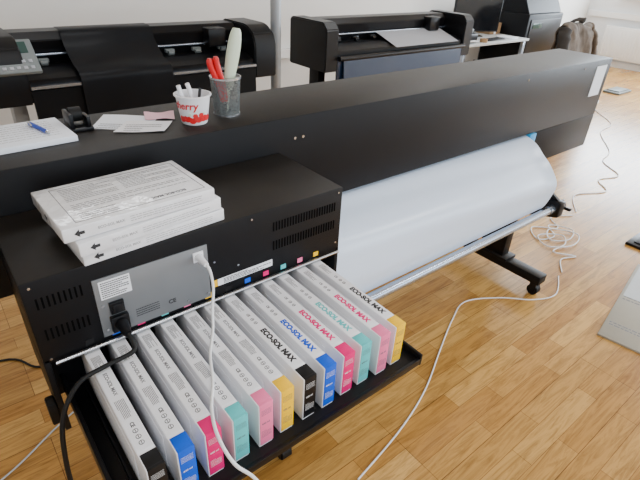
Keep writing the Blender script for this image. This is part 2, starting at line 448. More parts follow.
# ink cabinet
IX0,IX1,IY,IZ0,IZ1=0.03,0.775,0.838,0.99,1.18
b=B().box(IX0,IX1,IY,1.125,IZ0,IZ1,0.003)
b.box(IX0,IX0+0.012,IY,1.125,0.80,IZ0+0.01,0.002)
b.box(IX1-0.012,IX1,IY,1.125,0.84,IZ0+0.01,0.002)
b.box(IX0+0.012,IX1-0.012,0.90,0.91,0.845,IZ0+0.002)
b.box(IX0-0.018,IX0+0.0,0.845,0.875,0.82,0.88,0.004)
cab=b.out('ink_cabinet','black',P)
def vent(x0,x1,z0,z1,n):
    b=B()
    for i in range(n):
        x=x0+(x1-x0)*i/(n-1)
        b.box(x-0.0018,x+0.0018,IY-0.0008,IY+0.002,z0,z1)
    b.out('vent','hole',cab)
vent(0.05,0.125,1.118,1.142,9); vent(0.05,0.125,1.045,1.07,9)
vent(0.56,0.75,1.118,1.142,24); vent(0.56,0.75,1.065,1.09,24)
for x,z in ((0.045,1.168),(0.76,1.168),(0.5,1.168),(0.045,1.0),(0.76,1.02),(0.40,1.09),(0.46,1.06)):
    B().cyl((x,IY+0.001,z),(x,IY-0.002,z),0.0026,seg=12).out('screw','steel',cab)
plate=B().box(0.145,0.385,IY-0.003,IY+0.001,1.003,1.143,0.001).out('connector_plate','plate',cab,'grey zinc plate with power inlet and sockets')
B().box(0.162,0.198,IY-0.014,IY-0.002,1.012,1.050,0.002).out('power_inlet','blackplastic',plate)
B().box(0.166,0.194,IY-0.010,IY-0.002,1.056,1.083,0.001).box(0.170,0.190,IY-0.013,IY-0.009,1.060,1.079,0.001).out('power_switch','blackplastic',plate)
b=B().box(0.350,0.374,IY-0.006,IY-0.002,1.108,1.132,0.001).box(0.355,0.369,IY-0.0075,IY-0.005,1.114,1.126,0.0,mi=1)
b.out('data_socket',['white','hole'],plate)
B().box(0.155,0.215,IY-0.0042,IY-0.0028,1.094,1.136).out('rating_label','label',plate)
b=B(); FT=lambda x,z: frame((x,IY-0.0043,z),(1,0,0),(0,0,1))
dashes(b,FT(0.158,1.134),0.054,0.038,8,fill=0.45)
dashes(b,frame((0.215,IY-0.0032,1.045),(1,0,0),(0,0,1)),0.05,0.022,4,fill=0.35)
b.mesh(text_mesh('CE',0.014,0.0002,0.0004),frame((0.285,IY-0.0032,1.030),(1,0,0),(0,0,1)))
b.out('print','ink',plate)
for x,z in ((0.155,1.08),(0.155,1.02),(0.378,1.015),(0.33,1.015)):
    B().cyl((x,IY-0.002,z),(x,IY-0.005,z),0.003,seg=10).out('screw','steel',plate)
ws=B().box(0.405,0.555,IY-0.0012,IY+0.0005,1.022,1.040).out('warning_label','label',cab)
b=B(); dashes(b,frame((0.42,IY-0.0014,1.0385),(1,0,0),(0,0,1)),0.13,0.015,4,fill=0.5); b.out('print','ink',ws)
B().box(0.39,0.404,IY-0.0012,IY+0.0005,1.022,1.040).out('warning_sticker','ink_yellow',cab)
order=['black','cyan','magenta','light_cyan','light_magenta','yellow']
CX0,PITCH=0.117,0.0524
for i in range(12):
    x=CX0+i*PITCH
    B().box(x-0.008,x+0.008,IY-0.0012,IY+0.0005,0.999,1.012).out('colour_sticker','ink_'+order[i%6],cab)
B().cyl((0.05,0.832,0.990),(0.768,0.832,0.990),0.0045,seg=16).out('retaining_rod','steel',P,'thin polished steel rod')
b=B().box(0.060,0.748,0.496,0.90,0.850,0.864,0.001)
b.box(0.060,0.748,0.490,0.498,0.850,0.869,0.001)
b.box(0.748,0.755,0.490,0.90,0.848,0.880,0.001)
b.box(0.053,0.061,0.490,0.90,0.848,0.90,0.001)
b.box(0.10,0.70,0.70,1.12,0.835,0.850,0.001)
tray=b.out('cartridge_tray','blackplastic',P)
for i in range(13):
    x=CX0+(i-0.5)*PITCH
    B().box(x-0.002,x+0.002,0.56,0.895,0.863,0.880,0.0).out('divider','blackplastic',tray)

# ---------------------------------------------------------------- cartridges
CN={'black':'black','cyan':'cyan blue','magenta':'magenta','light_cyan':'pale cyan','light_magenta':'pale pink','yellow':'yellow'}
def cart_meshes():
    H=0.116; Lg=0.368; W=0.0152
    bb=B().box(-W,W,0.0,Lg,0,H,0.0016)
    bb.box(-W-0.0012,-W+0.001,0.06,0.30,0.012,H-0.02,0.0008)
    bb.box(W-0.001,W+0.0012,0.06,0.30,0.012,H-0.02,0.0008)
    body=bb.out('body','white')
    lab=B().box(-W+0.002,W-0.002,0.040,Lg-0.05,H-0.0005,H+0.0005).out('label_strip','label')
    c=B().box(-W+0.0020,W+0.0010,0.004,0.034,0.005,H+0.0008,0.0010).box(-W+0.0020,W+0.0010,-0.0012,0.006,0.005,H+0.0008,0.0010)
    cap=c.out('colour_label','ink_black')
    FR=lambda y,x=0: frame((x,y,H+0.0005),(0,-1,0),(1,0,0))
    t=B(); t.mesh(text_mesh('ECO-SOL MAX',0.0178,0.0002,0.0011),FR(0.172)); txtA=t.out('logo_text','ink_black')
    t=B(); t.mesh(text_mesh('ECO-SOL MAX',0.0100,0.0002,0.0002),FR(0.245)); txtB=t.out('logo_text','ink_black')
    def marks(t,ys,r):
        for y in ys:
            m=FR(y)
            t.cyl((0,0,0),(0,0,0.0003),r,seg=18,mtx=m)
            t.cyl((0,0,0.0002),(0,0,0.0005),r-0.0012,seg=18,mtx=m,mi=1)
            t.box(-r*0.7,r*0.7,-0.0006,0.0006,0.0003,0.0007,mtx=m)
    t=B()
    t.mesh(text_mesh('CE',0.0085,0.0002,0.0002),FR(0.235))
    marks(t,(0.212,0.198),0.0042)
    dashes(t,FR(0.295,0.0085),0.045,0.016,6,fill=0.3)
    symA=t.out('printed_marks',['ink','label'])
    t=B()
    t.mesh(text_mesh('CE',0.0095,0.0002,0.0003),FR(0.105))
    marks(t,(0.084,0.070,0.056),0.0048)
    dashes(t,FR(0.165,0.0085),0.048,0.018,7,fill=0.35)
    dashes(t,FR(0.300,0.0085),0.045,0.018,8,fill=0.35)
    symB=t.out('printed_marks',['ink','label'])
    t=B()
    dashes(t,frame((-0.010,-0.0013,0.102),(1,0,0),(0,0,1)),0.022,0.016,5,fill=0.2)
    dashes(t,frame((-0.010,-0.0013,0.045),(1,0,0),(0,0,1)),0.022,0.020,6,fill=0.2)
    t.mesh(text_mesh('440 ml',0.0062,0.0002,0.0001),frame((-0.009,-0.0013,0.064),(1,0,0),(0,0,1)))
    wp=t.out('small_print','whiteink')
    return body,lab,cap,txtA,txtB,symA,symB,wp
proto=cart_meshes()
TXT={'black':'ink','cyan':'ink_cyan','magenta':'ink_magenta','light_cyan':'ink_light_cyan','light_magenta':'ink_magenta','yellow':'ink'}
def make_cart(i,kind):
    e=root('ink_cartridge',(CX0+i*PITCH+random.uniform(-0.0015,0.0015),0.5170+0.0006*i+random.uniform(-0.003,0.003),0.8645),
           'white ink cartridge with %s end label, standing in tray'%CN[kind],'ink cartridge','ink cartridges in the printer tray')
    e.rotation_euler=(0,0,random.uniform(-0.006,0.006))
    for k,p in enumerate(proto):
        if i<6 and k in (3,5): continue
        if i>=6 and k in (4,6): continue
        o=p.copy(); o.parent=e; COL.objects.link(o)
        if k==2:
            o.material_slots[0].link='OBJECT'; o.material_slots[0].material=M['ink_'+kind]; o['label']='%s end label'%CN[kind]
        if k==3:
            o.material_slots[0].link='OBJECT'; o.material_slots[0].material=M[TXT[kind]]
        if k==4:
            o.material_slots[0].link='OBJECT'; o.material_slots[0].material=M['greyink']
        if k==7 and kind not in ('black','cyan','magenta'):
            o.material_slots[0].link='OBJECT'; o.material_slots[0].material=M['greyink']
    return e
for i in range(12): make_cart(i,order[i%6])
for p in proto: bpy.data.objects.remove(p)

# ---------------------------------------------------------------- media roll
R=root('paper_roll',(1.5,1.085,0.56),'wide roll of white printing media feeding into the printer','paper roll')
B().cyl((0.80,1.085,0.70),(2.215,1.085,0.70),0.122,seg=96).out('roll','media',R)
B().cyl((0.77,1.085,0.70),(2.262,1.085,0.70),0.038,seg=32).out('core_tube','cardboard',R)
def wv(u,v):
    s=math.sin(math.pi*min(1,v*1.0))**0.7
    fold=0.018*math.exp(-((v-0.60+0.22*u)/0.12)**2)
    dip=-0.008*math.exp(-((v-0.82+0.15*u)/0.07)**2)
    return (0.006*u+0.003*math.sin(u*9+v*3)+fold+dip+0.016*max(0,(u-0.94)/0.06)**2)*s
SP=[(0.968,0.642),(0.956,0.69),(0.954,0.742),(0.968,0.80),(1.002,0.862),(1.060,0.918),(1.13,0.955),(1.195,0.971)]
B().sheet(SP,0.80,2.24,0.0008,nx=90,wav=wv,sub=8).out('loose_sheet','media',R,ang=60)

# ---------------------------------------------------------------- cartons on the ink cabinet
def carton(z,x,y,ang,num):
    w,d,h=0.30,0.19,0.0275
    e=root('cartridge_carton',(x,y,z),'flat shrink-wrapped white carton with fine black print, stacked','carton','cartons stacked on the printer')
    e.rotation_euler=(0,0,ang)
    def loc(o): o.parent=e; return o
    loc(B().box(-w/2,w/2,-d/2,d/2,0,h,0.0028).out('box','wrap'))
    if num==2:
        t=B()
        T=lambda x,y: frame((x,y,h+0.0003),(1,0,0),(0,1,0))
        t.mesh(text_mesh('ECO-SOL MAX',0.011,0.0002,0.0004),frame((0.10,-0.066,h+0.0003),(-1,0,0),(0,-1,0)))
        dashes(t,T(-0.108,0.072),0.100,0.066,9,fill=0.22)
        dashes(t,T(0.006,0.072),0.118,0.066,9,fill=0.22)
        dashes(t,T(-0.108,-0.006),0.232,0.030,4,fill=0.22)
        dashes(t,T(-0.108,-0.046),0.07,0.030,4,fill=0.22)
        for (xa,xb,ya,yb) in ((-0.120,0.135,0.079,0.0803),(-0.120,0.135,-0.0808,-0.0795),(-0.1213,-0.120,-0.0808,0.0803),(0.135,0.1363,-0.0808,0.0803)):
            t.box(xa,xb,ya,yb,h,h+0.0004)
        loc(t.out('print','greyink'))
    for F in (frame((-w/2+0.028,-d/2-0.0003,h/2),(1,0,0),(0,0,1)), frame((-w/2-0.0003,0.0,h/2),(0,-1,0),(0,0,1))):
        loc(B().poly([(-0.009,0),(0.0,-0.0075),(0,-0.003),(0.009,-0.003),(0.009,0.003),(0,0.003),(0,0.0075)],0.0003,mtx=F).out('arrow_mark','ink'))
    t=B()
    t.mesh(text_mesh('ECO-SOL MAX',0.0075,0.0002,0.0001),frame((-0.09,-d/2-0.0003,h/2),(1,0,0),(0,0,1)))
    dashes(t,frame((-0.03,-d/2-0.0003,h-0.007),(1,0,0),(0,0,1)),0.15,0.014,3,fill=0.25)
    loc(t.out('side_print','fadeink'))
carton(1.1803,0.284,0.936,math.radians(3.6),0)
carton(1.2095,0.274,0.928,math.radians(6.2),1)
carton(1.2387,0.262,0.930,math.radians(2.6),2)

# ---------------------------------------------------------------- things on top of the beam
cx,cy=0.672,1.245
e=root('pencil_cup',(cx,cy,TOP),'round see-through grey metal mesh pencil cup','pencil cup')
B().lathe([(0.036,0.002),(0.0390,0.052),(0.0425,0.104)],(cx,cy,TOP+0.0005),seg=48).out('cup_body','wire',e)
B().lathe([(0.0415,0.102),(0.0445,0.102),(0.0445,0.107),(0.0415,0.107),(0.0415,0.102)],(cx,cy,TOP)).out('rim','steel',e)
B().lathe([(0.0355,0.0),(0.038,0.0),(0.038,0.005),(0.0355,0.005)],(cx,cy,TOP+0.0003)).out('base_ring','steel',e)
k=root('brush',(cx+0.01,cy-0.004,TOP+0.01),'pale cream-green thick-handled brush standing in the mesh cup','brush')
B().tube([(cx+0.008,cy,TOP+0.07),(cx+0.018,cy,TOP+0.12),(cx+0.030,cy,TOP+0.17),(cx+0.039,cy,TOP+0.21),(cx+0.042,cy,TOP+0.228)],
   lambda t:0.008+0.0115*max(0,math.sin(math.pi*min(1,t*0.80+0.12)))**1.2,seg=20,flat=0.8).out('handle','palegreen',k,ang=60)
B().tube([(cx-0.004,cy,TOP+0.008),(cx+0.008,cy,TOP+0.075)],0.007).out('shaft','palegreen',k)
s=root('cutting_pliers',(cx-0.01,cy,TOP+0.01),'pliers with solid red handles standing in the mesh cup','pliers')
b=B().tube([(cx-0.012,cy-0.004,TOP+0.04),(cx-0.022,cy-0.006,TOP+0.08),(cx-0.034,cy-0.006,TOP+0.11),(cx-0.046,cy-0.006,TOP+0.140),(cx-0.047,cy-0.006,TOP+0.158)],lambda t:0.0085 if t<0.93 else 0.006,seg=16)
b.tube([(cx-0.006,cy-0.006,TOP+0.04),(cx-0.012,cy-0.008,TOP+0.08),(cx-0.020,cy-0.010,TOP+0.11),(cx-0.029,cy-0.010,TOP+0.145),(cx-0.031,cy-0.010,TOP+0.162)],lambda t:0.0085 if t<0.93 else 0.006,seg=16)
b.out('handle','red',s,ang=60)
B().tube([(cx-0.009,cy-0.004,TOP+0.045),(cx-0.004,cy,TOP+0.01)],0.007).out('jaw','steel',s)
k=root('marker_pen',(cx,cy+0.01,TOP+0.01),'dark marker pen standing in the mesh cup','pen')
B().tube([(cx+0.004,cy+0.022,TOP+0.01),(cx-0.006,cy+0.026,TOP+0.115)],0.005).out('barrel','blackplastic',k)
B().tube([(cx-0.006,cy+0.026,TOP+0.115),(cx-0.010,cy+0.027,TOP+0.140)],0.0058).out('pen_cap','blackplastic',k)

cx,cy=0.560,1.222
SC=1.04
e=root('yogurt_cup',(cx,cy,TOP),'white plastic cherry yogurt cup reused for tools','yogurt cup')
def cr(z): return (0.033+ (0.044-0.033)*(z/(0.072*SC)))*SC
B().lathe([(r_*SC,z_*SC) for r_,z_ in [(0.032,0),(0.0335,0.002),(0.0435,0.070),(0.0475,0.071),(0.0475,0.074),(0.0425,0.0745),(0.032,0.004),(0.001,0.004)]],(cx,cy,TOP+0.0005),seg=56).out('cup_body','white',e,ang=40)
def wrap(me, a0, z0, off=0.0006):
    m2=me.copy()
    for v in m2.vertices:
        z=z0+v.co.y; r=cr(z)+off+v.co.z
        a=a0+v.co.x/cr(z)
        v.co=(cx+r*math.cos(a),cy+r*math.sin(a),TOP+z)
    return m2
A0=math.atan2(-cy,-cx)
b=B(); b.mesh(wrap(text_mesh('cherry',0.0275,0.0003,0.0006,'CENTER',0.2),A0-0.62,0.053)); b.out('brand_text','red',e)
for da,z,r in ((-0.50,0.019,0.010),(-0.12,0.016,0.011),(0.28,0.019,0.011),(0.65,0.021,0.011),(1.0,0.020,0.010),(-0.9,0.018,0.010),(0.08,0.027,0.007),(0.48,0.029,0.007)):
    b=B()
    rr_=cr(z)+0.0004; n=Vector((math.cos(A0+da),math.sin(A0+da),0))
    pc=Vector((cx,cy,TOP+z))+n*rr_
    b.cyl(pc-n*0.003,pc+n*0.0004,r,r*0.93,seg=20)
    b.out('fruit_print','red',e)
for da,z in ((0.72,0.034),(-0.30,0.031)):
    n=Vector((math.cos(A0+da),math.sin(A0+da),0)); pc=Vector((cx,cy,TOP+z))+n*(cr(z)+0.0006)
    B().cyl(pc-n*0.003,pc+n*0.0006,0.0042,0.004,seg=12).out('leaf_print','palegreen',e)
k=root('wire_cutter',(cx-0.01,cy,TOP+0.006),'small tool with white handles standing in the yogurt cup','pliers')
B().tube([(cx-0.015,cy,TOP+0.03),(cx-0.030,cy+0.003,TOP+0.076),(cx-0.036,cy+0.004,TOP+0.101)],0.006).tube([(cx-0.004,cy,TOP+0.03),(cx-0.004,cy+0.002,TOP+0.076),(cx-0.012,cy+0.002,TOP+0.104)],0.006).out('handle','white',k,ang=60)
B().tube([(cx-0.012,cy,TOP+0.008),(cx-0.010,cy,TOP+0.035)],0.005).out('jaw','steel',k)
k=root('pen_stub',(cx+0.012,cy,TOP+0.006),'black pen standing in the yogurt cup','pen')
B().tube([(cx+0.008,cy,TOP+0.008),(cx+0.024,cy+0.002,TOP+0.088)],0.004).out('barrel','ink',k)

def flat(name,pts,z,mt,label,cat,lift,hw=None):
    c=Vector((sum(p[0] for p in pts)/len(pts),sum(p[1] for p in pts)/len(pts),z))
    e=root(name,c,label,cat)
    B().grid4(pts,z,lift,n=14).out('sheet',mt,e,ang=60)
    if hw:
        ox,oy,ang,w_,h_,rows,dz=hw
        b=B(); dashes(b,frame((ox,oy,z+dz),(math.cos(ang),math.sin(ang),0),(-math.sin(ang),math.cos(ang),0)),w_,h_,rows,fill=0.20,th=0.0001); b.out('handwriting','greyink',e)
    return e
def cl(a): 
    return lambda u,v: a*(0.5+0.5*math.sin(7*u+4*v+a*900))*(0.2+abs(u-0.5)+abs(v-0.5))
flat('note_sheet',[(0.310,1.30),(0.425,1.215),(0.495,1.315),(0.375,1.405)],TOP+0.0005,'paper','white note sheet with handwriting on the printer top','paper',cl(0.0012),(0.345,1.330,-0.62,0.10,0.06,4,0.0016))
flat('note_sheet',[(0.345,1.235),(0.455,1.180),(0.508,1.250),(0.405,1.310)],TOP+0.0030,'label','white handwritten slip overlapping another note','paper',cl(0.0015),(0.395,1.280,-0.5,0.09,0.06,4,0.0020))
flat('memo_slip',[(0.450,1.295),(0.520,1.262),(0.545,1.325),(0.470,1.355)],TOP+0.0030,'pinkpaper','small pale pink memo slip beside the yogurt cup','paper',cl(0.004))
e=root('note_pad',(0.14,1.30,TOP),'thick white note pad with handwriting lying on the printer','notepad')
mm=Matrix.Translation((0.150,1.305,TOP+0.0005))@Matrix.Rotation(math.radians(3),4,'Z')
B().box(-0.12,0.105,-0.085,0.085,0,0.014,0.001,mtx=mm).out('pages','paper',e)
b=B(); dashes(b,mm@frame((-0.10,0.07,0.014),(1,0,0),(0,1,0)),0.18,0.13,8,fill=0.10,th=0.0001); b.out('handwriting','greyink',e)
pz=TOP+0.0195
e=root('ballpoint_pen',(0.2,1.29,pz),'blue ballpoint pen lying on the note pad','pen')
B().tube([(0.185,1.355,pz),(0.205,1.27,pz)],0.0048).out('barrel','blue',e)
B().cyl((0.205,1.27,pz),(0.2085,1.255,pz),0.0048,0.001).cyl((0.185,1.355,pz),(0.183,1.365,pz),0.003).out('tip','steel',e)
B().box(0.181,0.184,1.32,1.36,pz+0.004,pz+0.0055).out('clip','steel',e)
e=root('tape_dispenser',(0.28,1.32,TOP),'small black plastic tape dispenser on the printer top','dispenser')
B().box(0.260,0.315,1.285,1.36,TOP+0.0005,TOP+0.010,0.002).box(0.262,0.272,1.29,1.355,TOP+0.008,TOP+0.045,0.003).box(0.302,0.312,1.29,1.34,TOP+0.008,TOP+0.035,0.003).out('base','blackplastic',e)
B().cyl((0.273,1.335,TOP+0.033),(0.301,1.335,TOP+0.033),0.018,seg=28).out('reel','rubber',e)

# ---------------------------------------------------------------- cables
def cable(name,pts,r,mt,label,cat='cable',plug=None):
    e=root(name,pts[-1],label,cat)
    B().tube(pts,r).out('cord',mt,e,ang=60)
    if plug:
        a,c,w,pm=plug
        B().cyl(a,c,w,w*0.6,seg=18).out('plug',pm,e)
    return e
cable('power_cable',[(0.18,0.80,1.030),(0.183,0.775,1.016),(0.175,0.762,1.004),(0.12,0.762,0.997),(0.070,0.760,0.985),(0.030,0.752,0.93),(0.012,0.745,0.84),(0.005,0.750,0.70),(0.005,0.77,0.4),(0.02,0.85,0.02),(-0.05,1.1,0.006),(-0.3,1.4,0.006)],0.0048,'rubber','black mains cable hanging from the power inlet',plug=((0.18,0.822,1.032),(0.18,0.79,1.028),0.013,'blackplastic'))
cable('network_cable',[(0.362,0.80,1.120),(0.364,0.785,1.110),(0.368,0.785,1.063),(0.355,0.77,1.02),(0.339,0.742,0.992),(0.30,0.68,0.989),(0.272,0.616,0.989),(0.24,0.56,0.989),(0.222,0.505,0.987),(0.228,0.462,0.955),(0.265,0.450,0.885),(0.32,0.45,0.70),(0.38,0.48,0.3),(0.42,0.55,0.02),(0.6,0.63,0.005),(0.75,0.67,0.005)],0.0032,'cableW','white network cable draped over the cartridges',plug=((0.362,0.830,1.120),(0.362,0.795,1.120),0.009,'white'))
cable('floor_cable',[(2.80,0.97,0.004),(2.6,0.88,0.004),(2.44,0.93,0.004),(2.29,1.058,0.004),(2.09,1.155,0.004),(1.9,1.098,0.004),(1.66,0.986,0.004),(1.397,0.858,0.004),(1.146,0.777,0.004),(0.855,0.719,0.004)],0.0036,'cableW','white cable running across the wooden floor')
cable('extension_cable',[(8.6,4.2,0.005),(8.1,3.35,0.005),(7.71,2.99,0.005),(7.1,2.75,0.005),(6.6,2.32,0.005),(6.1,2.22,0.005),(5.52,1.86,0.005),(5.15,1.76,0.005),(4.9,1.50,0.005),(4.62,1.56,0.005),(4.41,1.40,0.005),(4.1,1.52,0.005),(3.80,1.36,0.005)],0.0042,'cableW','long wavy white cable trailing over the floor')
cable('coiled_cable',[(3.70,1.34,0.005),(3.52,1.42,0.006),(3.40,1.30,0.006),(3.25,1.42,0.006),(3.12,1.30,0.006),(3.26,1.25,0.006),(3.38,1.36,0.010),(3.46,1.22,0.010),(3.30,1.16,0.010),(3.18,1.24,0.011),(3.32,1.32,0.015),(3.42,1.16,0.014),(3.24,1.10,0.014),(3.08,1.20,0.010),(3.16,1.32,0.014),(3.30,1.22,0.018),(3.20,1.14,0.018),(3.04,1.14,0.012),(3.12,1.02,0.008),(3.00,1.06,0.006),(2.86,0.98,0.005)],0.0040,'cableW','loosely tangled white cable lying on the floor')
cable('floor_cable',[(-0.9,1.35,0.005),(-0.45,1.42,0.005),(-0.173,1.50,0.005),(0.044,1.625,0.005),(0.3,1.75,0.005)],0.0035,'cableG','grey cable on the floor beneath the printer')
cable('floor_cable',[(-0.6,2.2,0.006),(-0.08,2.15,0.006),(0.062,2.0,0.006),(0.35,1.9,0.006)],0.005,'rubber','black cable on the floor beneath the printer')

# ---------------------------------------------------------------- panel beside the printer
e=root('printed_board',(2.9,0.4,0),'thin flat grey-beige printed cardboard panel lying on the floor','cardboard')
mm=Matrix.Translation((2.445,0.56,0))@Matrix.Rotation(math.radians(10),4,'Z')
B().box(0,0.95,-0.48,0,0,0.012,0.002,mtx=mm).out('panel','cardboard',e)
B().box(0.48,0.935,-0.46,-0.015,0.012,0.0135,0.0,mtx=mm).out('label_sheet','bluecard',e)
b=B(); dashes(b,mm@frame((0.10,-0.44,0.012),(0,1,0),(-1,0,0)),0.42,0.07,3,fill=0.45,th=0.0003)
dashes(b,mm@frame((0.43,-0.44,0.012),(0,1,0),(-1,0,0)),0.42,0.26,8,fill=0.35,th=0.0003)
dashes(b,mm@frame((0.90,-0.42,0.0135),(0,1,0),(-1,0,0)),0.38,0.36,9,fill=0.3,th=0.0003)
b.out('print','greyink',e)
tag(B().box(3.60,3.90,0.62,0.90,0,0.02,0.006).box(3.64,3.86,0.66,0.86,0.02,0.028,0.003).out('tool_case','blackplastic',origin=(3.74,0.76,0)),'flat black plastic tool case on the floor','case')
tag(B().box(8.3,8.75,2.95,3.2,0,0.03,0.008).box(8.35,8.7,2.98,3.17,0.03,0.045,0.004).out('shallow_box','greyplastic',origin=(8.5,3.07,0)),'small grey flat box lying near the far wall','box')

# ---------------------------------------------------------------- background plotters
def plotter(x0,x1,y,kind):
    e=root('cutting_plotter',((x0+x1)/2,y+0.25,0),
      'black vinyl cutter with control panel and hanging black sheet' if kind==1 else 'black floor-standing plotter with grey sheet in its feed slot','plotter')
    T=1.25; EC=0.17 if kind==1 else 0.125
    prof=[(y,0.92),(y,1.13),(y+0.03,1.20),(y+0.10,T-0.01),(y+0.15,T),(y+0.42,T),(y+0.46,1.22),(y+0.46,0.92)] if kind==1 else \
         [(y,0.90),(y,1.20),(y+0.05,T),(y+0.44,T),(y+0.46,1.23),(y+0.46,0.90)]
    for a,c in ((x0,x0+EC),(x1-EC,x1)):
        B().prism(prof,a,c,bev=0.008).out('end_cover','blackplastic',e)
    B().prism([(y+0.26,1.13),(y+0.24,T-0.05),(y+0.28,T-0.01),(y+0.42,T-0.01),(y+0.45,1.2),(y+0.45,1.0),(y+0.30,1.0)],x0+EC,x1-EC,bev=0.004).out('top_rail','blackplastic',e)
    B().prism([(y+0.02,0.96),(y+0.02,1.04),(y+0.10,1.07),(y+0.30,1.07),(y+0.30,0.96)],x0+EC,x1-EC,bev=0.004).out('bed','blackplastic',e)
    B().cyl((x0+EC,y+0.245,1.125),(x1-EC,y+0.245,1.125),0.008).out('guide_rail','alu',e)
    n=7
    for i in range(n):
        xx=x0+0.3+(x1-x0-0.6)*i/(n-1)
        B().box(xx-0.03,xx+0.03,y+0.215,y+0.25,1.085,1.108,0.004).cyl((xx-0.018,y+0.21,1.086),(xx+0.018,y+0.21,1.086),0.0145).out('pinch_roller','greyplastic' if kind==1 else 'blackplastic',e)
    B().box(x1-0.42,x1-0.29,y+0.17,y+0.27,1.11,1.225,0.01).out('carriage','blackplastic',e)
    B().prism([(y-0.005,0.70),(y+0.0,0.99),(y+0.02,0.99),(y+0.015,0.70)],x0+EC,x1-EC).out('front_apron','darkpanel' if kind==2 else 'darkequip',e)
    for X in (x0+0.12,x1-0.12):
        B().box(X-0.035,X+0.035,y+0.18,y+0.30,0.12,0.93,0.004).out('stand_leg','postgrey' if kind==1 else 'black',e)
        ft=B().box(X-0.03,X+0.03,y-0.10,y+0.58,0.075,0.125,0.008).out('stand_foot','black',e)
        for Y in (y-0.06,y+0.54): B().cyl((X-0.018,Y,0.033),(X+0.018,Y,0.033),0.0328).box(X-0.026,X+0.026,Y-0.015,Y+0.015,0.045,0.08).out('caster','rubber',ft)
    B().box(x0+0.155,x1-0.155,y+0.21,y+0.27,0.35,0.43,0.003).out('cross_beam','black',e)
    B().cyl((x0+0.16,y+0.06,0.62),(x1-0.16,y+0.06,0.62),0.05,seg=32).out('media_roll','darkpanel' if kind==2 else 'darkequip',e)
    for X in (x0+0.15,x1-0.155): B().box(X-0.005,X+0.01,y-0.02,y+0.24,0.55,0.69,0.003).out('roll_bracket','blackplastic',e)
    if kind==1:
        mt_=Matrix.Translation((x0+0.02,y+0.03,1.125))@Matrix.Rotation(math.radians(40),4,'X')
        cp=B().box(0,0.22,-0.07,0.14,0,0.022,0.006,mtx=mt_).out('control_panel','greyplastic',e,'grey control panel with small screen and buttons')
        B().box(0.05,0.19,0.05,0.12,0.020,0.0245,mtx=mt_).out('display','lcd',cp)
        for i in range(5):
            for j in range(2): B().box(0.045+i*0.032,0.064+i*0.032,-0.05+j*0.04,-0.032+j*0.04,0.020,0.026,0.002,mtx=mt_).out('button','greysheet',cp)
        B().sheet([(y+0.36,T+0.001),(y+0.26,T-0.008),(y+0.20,1.17),(y+0.10,1.10),(y-0.01,1.06),(y-0.03,0.98),(y-0.03,0.80),(y-0.03,0.66)],x0+0.42,x0+0.95,0.002,nx=10,wav=0.006).out('hanging_sheet','darkequip',e,'matte black vinyl sheet')
        B().box(x0+0.17,x1-0.17,y-0.012,y+0.02,1.00,1.015).out('front_strip','alu',e)
    else:
        B().sheet([(y+0.24,1.125),(y+0.12,1.088),(y+0.02,1.056),(y-0.02,1.042)],x0+0.74,x1-0.22,0.001,nx=10,wav=0.001).out('sheet','greysheet',e,'light grey sheet lying in the feed slot')
        B().cyl((x0+EC,y-0.02,0.995),(x1-EC,y-0.02,0.995),0.018).out('front_bar','blackplastic',e)
        B().prism([(y-0.06,0.55),(y-0.02,0.98),(y-0.01,0.98),(y-0.05,0.55)],x0+0.17,x1-0.17).out('catch_cloth','darkpanel',e)
    return e
plotter(0.28,2.00,2.95,1)
plotter(2.42,4.20,2.92,2)

# ---------------------------------------------------------------- desk corner
e=root('desk',(6.3,4.3,0),'light grey office desk with metal legs against the wall','desk')
B().box(5.5,7.0,3.9,4.7,0.72,0.75,0.004).out('desk_top','desk',e)
for x in (5.56,6.94):
    for y in (3.95,4.65): B().box(x-0.025,x+0.025,y-0.025,y+0.025,0,0.72,0.003).out('leg','alu',e)
B().box(5.59,6.91,4.63,4.66,0.35,0.68).out('modesty_panel','desk',e)
def monitor(x,y,w,h,ang,lab):
    e=root('monitor',(x,y,0.75),lab,'monitor')
    mm=Matrix.Translation((x,y,0.7505))@Matrix.Rotation(ang,4,'Z')
    B().box(-w/2,w/2,-0.02,0.02,0.06,0.06+h,0.006,mtx=mm).out('bezel','blackplastic',e)
    B().box(-w/2+0.015,w/2-0.015,-0.0215,-0.019,0.08,0.045+h,mtx=mm).out('screen','screen',e)
    B().box(-0.11,0.11,-0.08,0.10,0,0.012,0.004,mtx=mm).box(-0.025,0.025,0.02,0.045,0.01,0.3,0.004,mtx=mm).out('stand','blackplastic',e)
monitor(6.35,4.40,0.72,0.46,-0.45,'black flat computer monitor on the grey desk')
e=root('desktop_printer',(5.74,4.2,0.75),'small black desktop printer on the desk','printer')
B().box(5.55,5.89,4.0,4.35,0.7505,0.86,0.015).out('housing','blackplastic',e)
B().box(5.57,5.87,4.06,4.34,0.86,0.91,0.012).out('lid','greyplastic',e)
B().box(5.61,5.83,3.93,4.01,0.775,0.782,0.002).out('paper_tray','label',e)
e=root('keyboard',(6.3,4.05,0.75),'black keyboard on the desk','keyboard')
B().box(6.12,6.52,3.98,4.11,0.7505,0.765,0.004).out('base','blackplastic',e)
b=B()
for i in range(13):
    for j in range(4): b.box(6.132+i*0.029,6.157+i*0.029,3.99+j*0.028,4.013+j*0.028,0.764,0.770,0.002)
o=b.out('key','rubber',e); o['kind']='stuff'
e=root('paper_stack',(6.75,4.1,0.75),'small stack of white papers on the desk','papers')
for i in range(3):
    B().box(6.60,6.81,3.96,4.20,0.7505+i*0.006,0.756+i*0.006,mtx=Matrix.Translation((6.72,4.1,0))@Matrix.Rotation(0.12*i-0.1,4,'Z')@Matrix.Translation((-6.72,-4.1,0))).out('sheet','paper',e)
e=root('tape_roll',(6.0,4.0,0.75),'brown tape roll lying on the desk','tape roll')
